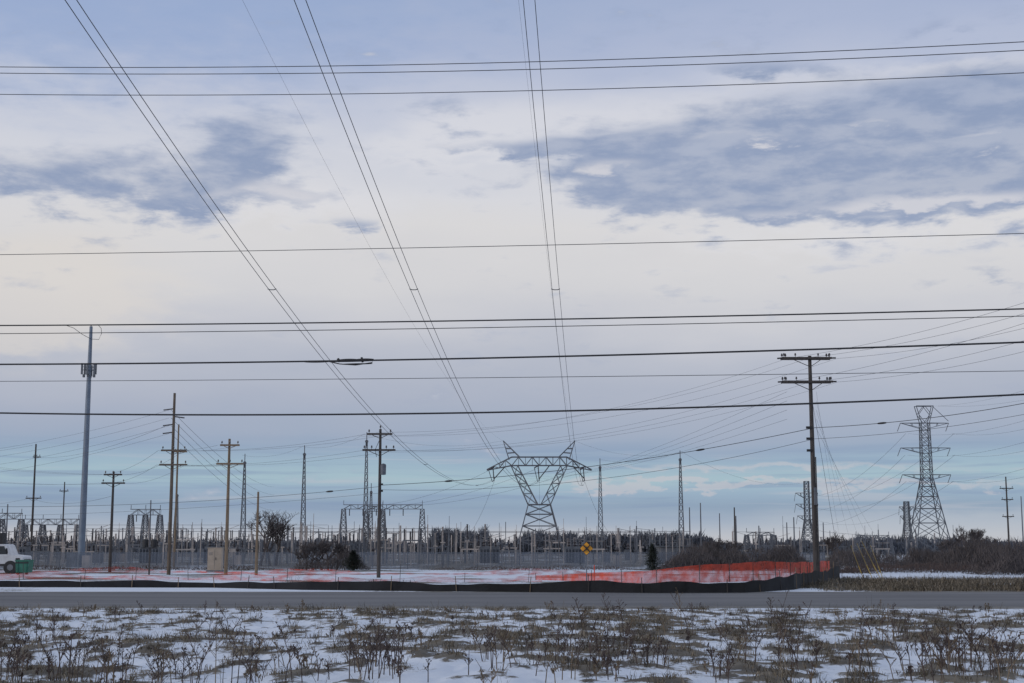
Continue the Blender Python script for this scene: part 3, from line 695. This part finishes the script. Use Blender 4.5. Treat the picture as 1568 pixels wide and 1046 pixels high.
# ------------------------------------------------------------ sky
W=bpy.data.worlds.new('World'); scene.world=W; W.use_nodes=True; nt=W.node_tree; L=nt.links.new
try: W.cycles.sampling_method='NONE'
except Exception: pass
bg=nt.nodes['Background']; ST=.1; bg.inputs['Strength'].default_value=ST
sky=nt.nodes.new('ShaderNodeTexSky'); sky.sky_type='NISHITA'; sky.sun_disc=False; sky.sun_elevation=math.radians(SE); sky.sun_rotation=math.radians(SA)
tc=nt.nodes.new('ShaderNodeTexCoord'); sx=nt.nodes.new('ShaderNodeSeparateXYZ'); L(tc.outputs['Generated'],sx.inputs[0])
def MA(op,a,b_=None,c=None,clamp=False):
    n=nt.nodes.new('ShaderNodeMath'); n.operation=op; n.use_clamp=clamp
    for i,v in enumerate((a,b_,c)):
        if v is None: continue
        if isinstance(v,(int,float)): n.inputs[i].default_value=v
        else: L(v,n.inputs[i])
    return n.outputs[0]
DEG=57.29578
el=MA('MULTIPLY',MA('ARCSINE',sx.outputs[2]),DEG); az=MA('MULTIPLY',MA('ARCTAN2',sx.outputs[0],sx.outputs[1]),DEG)
def AE(px,py):
    p=P(px,py,1.0)-Vector((0,0,CH)); p.normalize()
    return math.degrees(math.atan2(p.x,p.y)),math.degrees(math.asin(p.z))
def noise(sa,se,det=4,ro=.55,off=0,dist=0):
    c=nt.nodes.new('ShaderNodeCombineXYZ'); L(MA('MULTIPLY',az,sa),c.inputs[0]); L(MA('MULTIPLY',el,se),c.inputs[1]); c.inputs[2].default_value=off
    n=nt.nodes.new('ShaderNodeTexNoise'); n.inputs['Scale'].default_value=1; n.inputs['Detail'].default_value=det; n.inputs['Roughness'].default_value=ro; n.inputs['Distortion'].default_value=dist
    L(c.outputs[0],n.inputs['Vector']); return n.outputs['Fac']
nA=noise(.16,.42,3,.5,1.3,.2); nB=noise(.10,.34,2,.5,7.7); nC=noise(.42,1.25,6,.58,3.1,.15); nF=noise(.10,2.2,4,.55,30.0,.3)
fade=nt.nodes.new('ShaderNodeMapRange'); L(el,fade.inputs[0]); fade.inputs[1].default_value=2.5; fade.inputs[2].default_value=8
wob=MA('ADD',MA('MULTIPLY',MA('SUBTRACT',nB,.5),3.6),MA('MULTIPLY',MA('SUBTRACT',nC,.5),1.0))
elw=MA('ADD',el,MA('MULTIPLY',wob,MA('MULTIPLY_ADD',fade.outputs[0],.8,.2)))
ramp=nt.nodes.new('ShaderNodeValToRGB'); E0,E1=-2.0,40.0
pos=lambda y:(AE(784,y)[1]-E0)/(E1-E0)
stops=[(836,(198,195,199)),(820,(189,192,200)),(802,(160,175,195)),(775,(142,163,187)),(752,(152,176,198)),(735,(165,191,203)),(712,(154,179,199)),(690,(149,168,193)),(665,(160,172,194)),(620,(172,179,197)),(560,(186,190,203)),(500,(201,202,210)),(440,(213,212,215)),(370,(220,218,219)),(300,(218,218,223)),(220,(208,211,222)),(140,(190,197,217)),(60,(174,185,212)),(-20,(162,177,208))]
e=ramp.color_ramp.elements
while len(e)>1: e.remove(e[-1])
e[0].position=pos(stops[0][0]); e[0].color=(*lin(stops[0][1]),1)
for y,c in stops[1:]:
    x=e.new(pos(y)); x.color=(*lin(c),1)
x=e.new(.97); x.color=(*lin((180,190,210)),1)
L(MA('DIVIDE',MA('SUBTRACT',elw,E0),E1-E0),ramp.inputs[0])
col=ramp.outputs[0]
def MIX(f,a,c):
    n=nt.nodes.new('ShaderNodeMixRGB')
    if isinstance(f,float): n.inputs[0].default_value=f
    else: L(f,n.inputs[0])
    L(a,n.inputs[1])
    if isinstance(c,tuple): n.inputs[2].default_value=(*lin(c),1)
    else: L(c,n.inputs[2])
    return n.outputs[0]
def smooth(v,a,b_):
    n=nt.nodes.new('ShaderNodeMapRange'); n.interpolation_type='SMOOTHSTEP'; L(v,n.inputs[0]); n.inputs[1].default_value=a; n.inputs[2].default_value=b_; return n.outputs[0]
azw=MA('ADD',az,MA('MULTIPLY',MA('SUBTRACT',nA,.5),5.0)); ely=MA('ADD',el,MA('MULTIPLY',MA('SUBTRACT',nC,.5),1.8))
def blob(px,py,w_,h_,k=1.0):
    a,e_=AE(px,py); w_=w_/38.0; h_=h_/38.0
    dx=MA('DIVIDE',MA('SUBTRACT',azw,a),w_); dy=MA('DIVIDE',MA('SUBTRACT',ely,e_),h_)
    d2=MA('ADD',MA('MULTIPLY',dx,dx),MA('MULTIPLY',dy,dy))
    return MA('MULTIPLY',MA('POWER',2.718,MA('MULTIPLY',d2,-.9)),k)   # soft gaussian
def group(bl,amp,ampA=None):
    ampA=amp if ampA is None else ampA
    o=None
    for b_ in bl:
        v=blob(*b_); o=v if o is None else MA('ADD',o,v)
    o=MA('MINIMUM',o,1.3)
    ns=MA('ADD',MA('MULTIPLY',MA('SUBTRACT',nC,.5),amp),MA('MULTIPLY',MA('SUBTRACT',nA,.5),ampA))
    return MA('ADD',o,ns)
col=MIX(MA('MULTIPLY',smooth(group([(100,-20,600,150)],.8),.1,1.0),.7),col,(151,172,210))
col=MIX(MA('MULTIPLY',smooth(group([(60,420,210,80),(0,480,150,60)],1.0),.2,1.0),.5),col,(227,219,210))
col=MIX(MA('MULTIPLY',smooth(group([(900,190,330,60),(400,310,260,40),(1300,350,330,42),(700,215,120,40),(1450,108,260,20),(1130,190,150,20)],1.6,1.2),.2,1.1),.6),col,(226,225,229))
# grey-blue cloud banks
dk=group([(1290,245,350,64,1.35),(1490,180,250,66,1.35),(1060,272,160,48,.95),(1440,300,280,42,.7),(830,230,140,10,.6),(370,230,95,58,.95),(80,285,190,42,.8),(320,300,110,22,.5),(680,165,70,30,.38),(1440,45,60,14,.5),(1190,105,60,12,.45),(540,340,60,10,.45),(1520,410,70,18,.42),(950,214,110,8,.5),(230,250,120,40,.3)],1.6,.9)
dkf=smooth(dk,.12,.82)
dcol=MIX(.65,MIX(smooth(nC,.36,.66),col,(134,151,184)),(143,158,188))
col=MIX(MA('MULTIPLY',dkf,.94),col,dcol)
br=group([(1325,188,60,9,.8),(1510,210,80,10,.85),(1440,303,180,12,.85),(430,288,60,18,.7),(345,298,40,12,.6),(940,250,60,16,.7),(1140,208,80,10,.7),(1180,325,110,12,.5),(720,222,70,9,.6)],2.6,.8)
col=MIX(MA('MULTIPLY',smooth(br,.4,1.1),.7),col,(228,225,227))
# low stratus streaks
lowb=MA('MULTIPLY',smooth(el,.6,1.8),MA('SUBTRACT',1.0,smooth(el,3.3,4.6)))
col=MIX(MA('MULTIPLY',MA('MULTIPLY',smooth(nF,.54,.7),lowb),.5),col,(186,191,203))
col=MIX(MA('MULTIPLY',MA('MULTIPLY',MA('SUBTRACT',1.0,smooth(nF,.34,.5)),lowb),.55),col,(131,152,184))
col=MIX(MA('MULTIPLY',smooth(group([(1180,716,260,6),(1290,741,300,5),(1000,742,160,4)],1.2,.6),.2,1.0),.6),col,(196,195,203))
col=MIX(MA('MULTIPLY',smooth(group([(1450,805,420,26)],.8,.5),.1,1.0),.5),col,(192,198,206))
sc=nt.nodes.new('ShaderNodeVectorMath'); sc.operation='SCALE'; sc.inputs['Scale'].default_value=1/ST; L(col,sc.inputs[0])
fin=nt.nodes.new('ShaderNodeMixRGB'); fin.inputs[0].default_value=.06; L(sc.outputs[0],fin.inputs[1]); L(sky.outputs[0],fin.inputs[2])
L(fin.outputs[0],bg.inputs['Color'])
scene.view_settings.view_transform='Standard'; scene.view_settings.look='None'; scene.view_settings.exposure=0
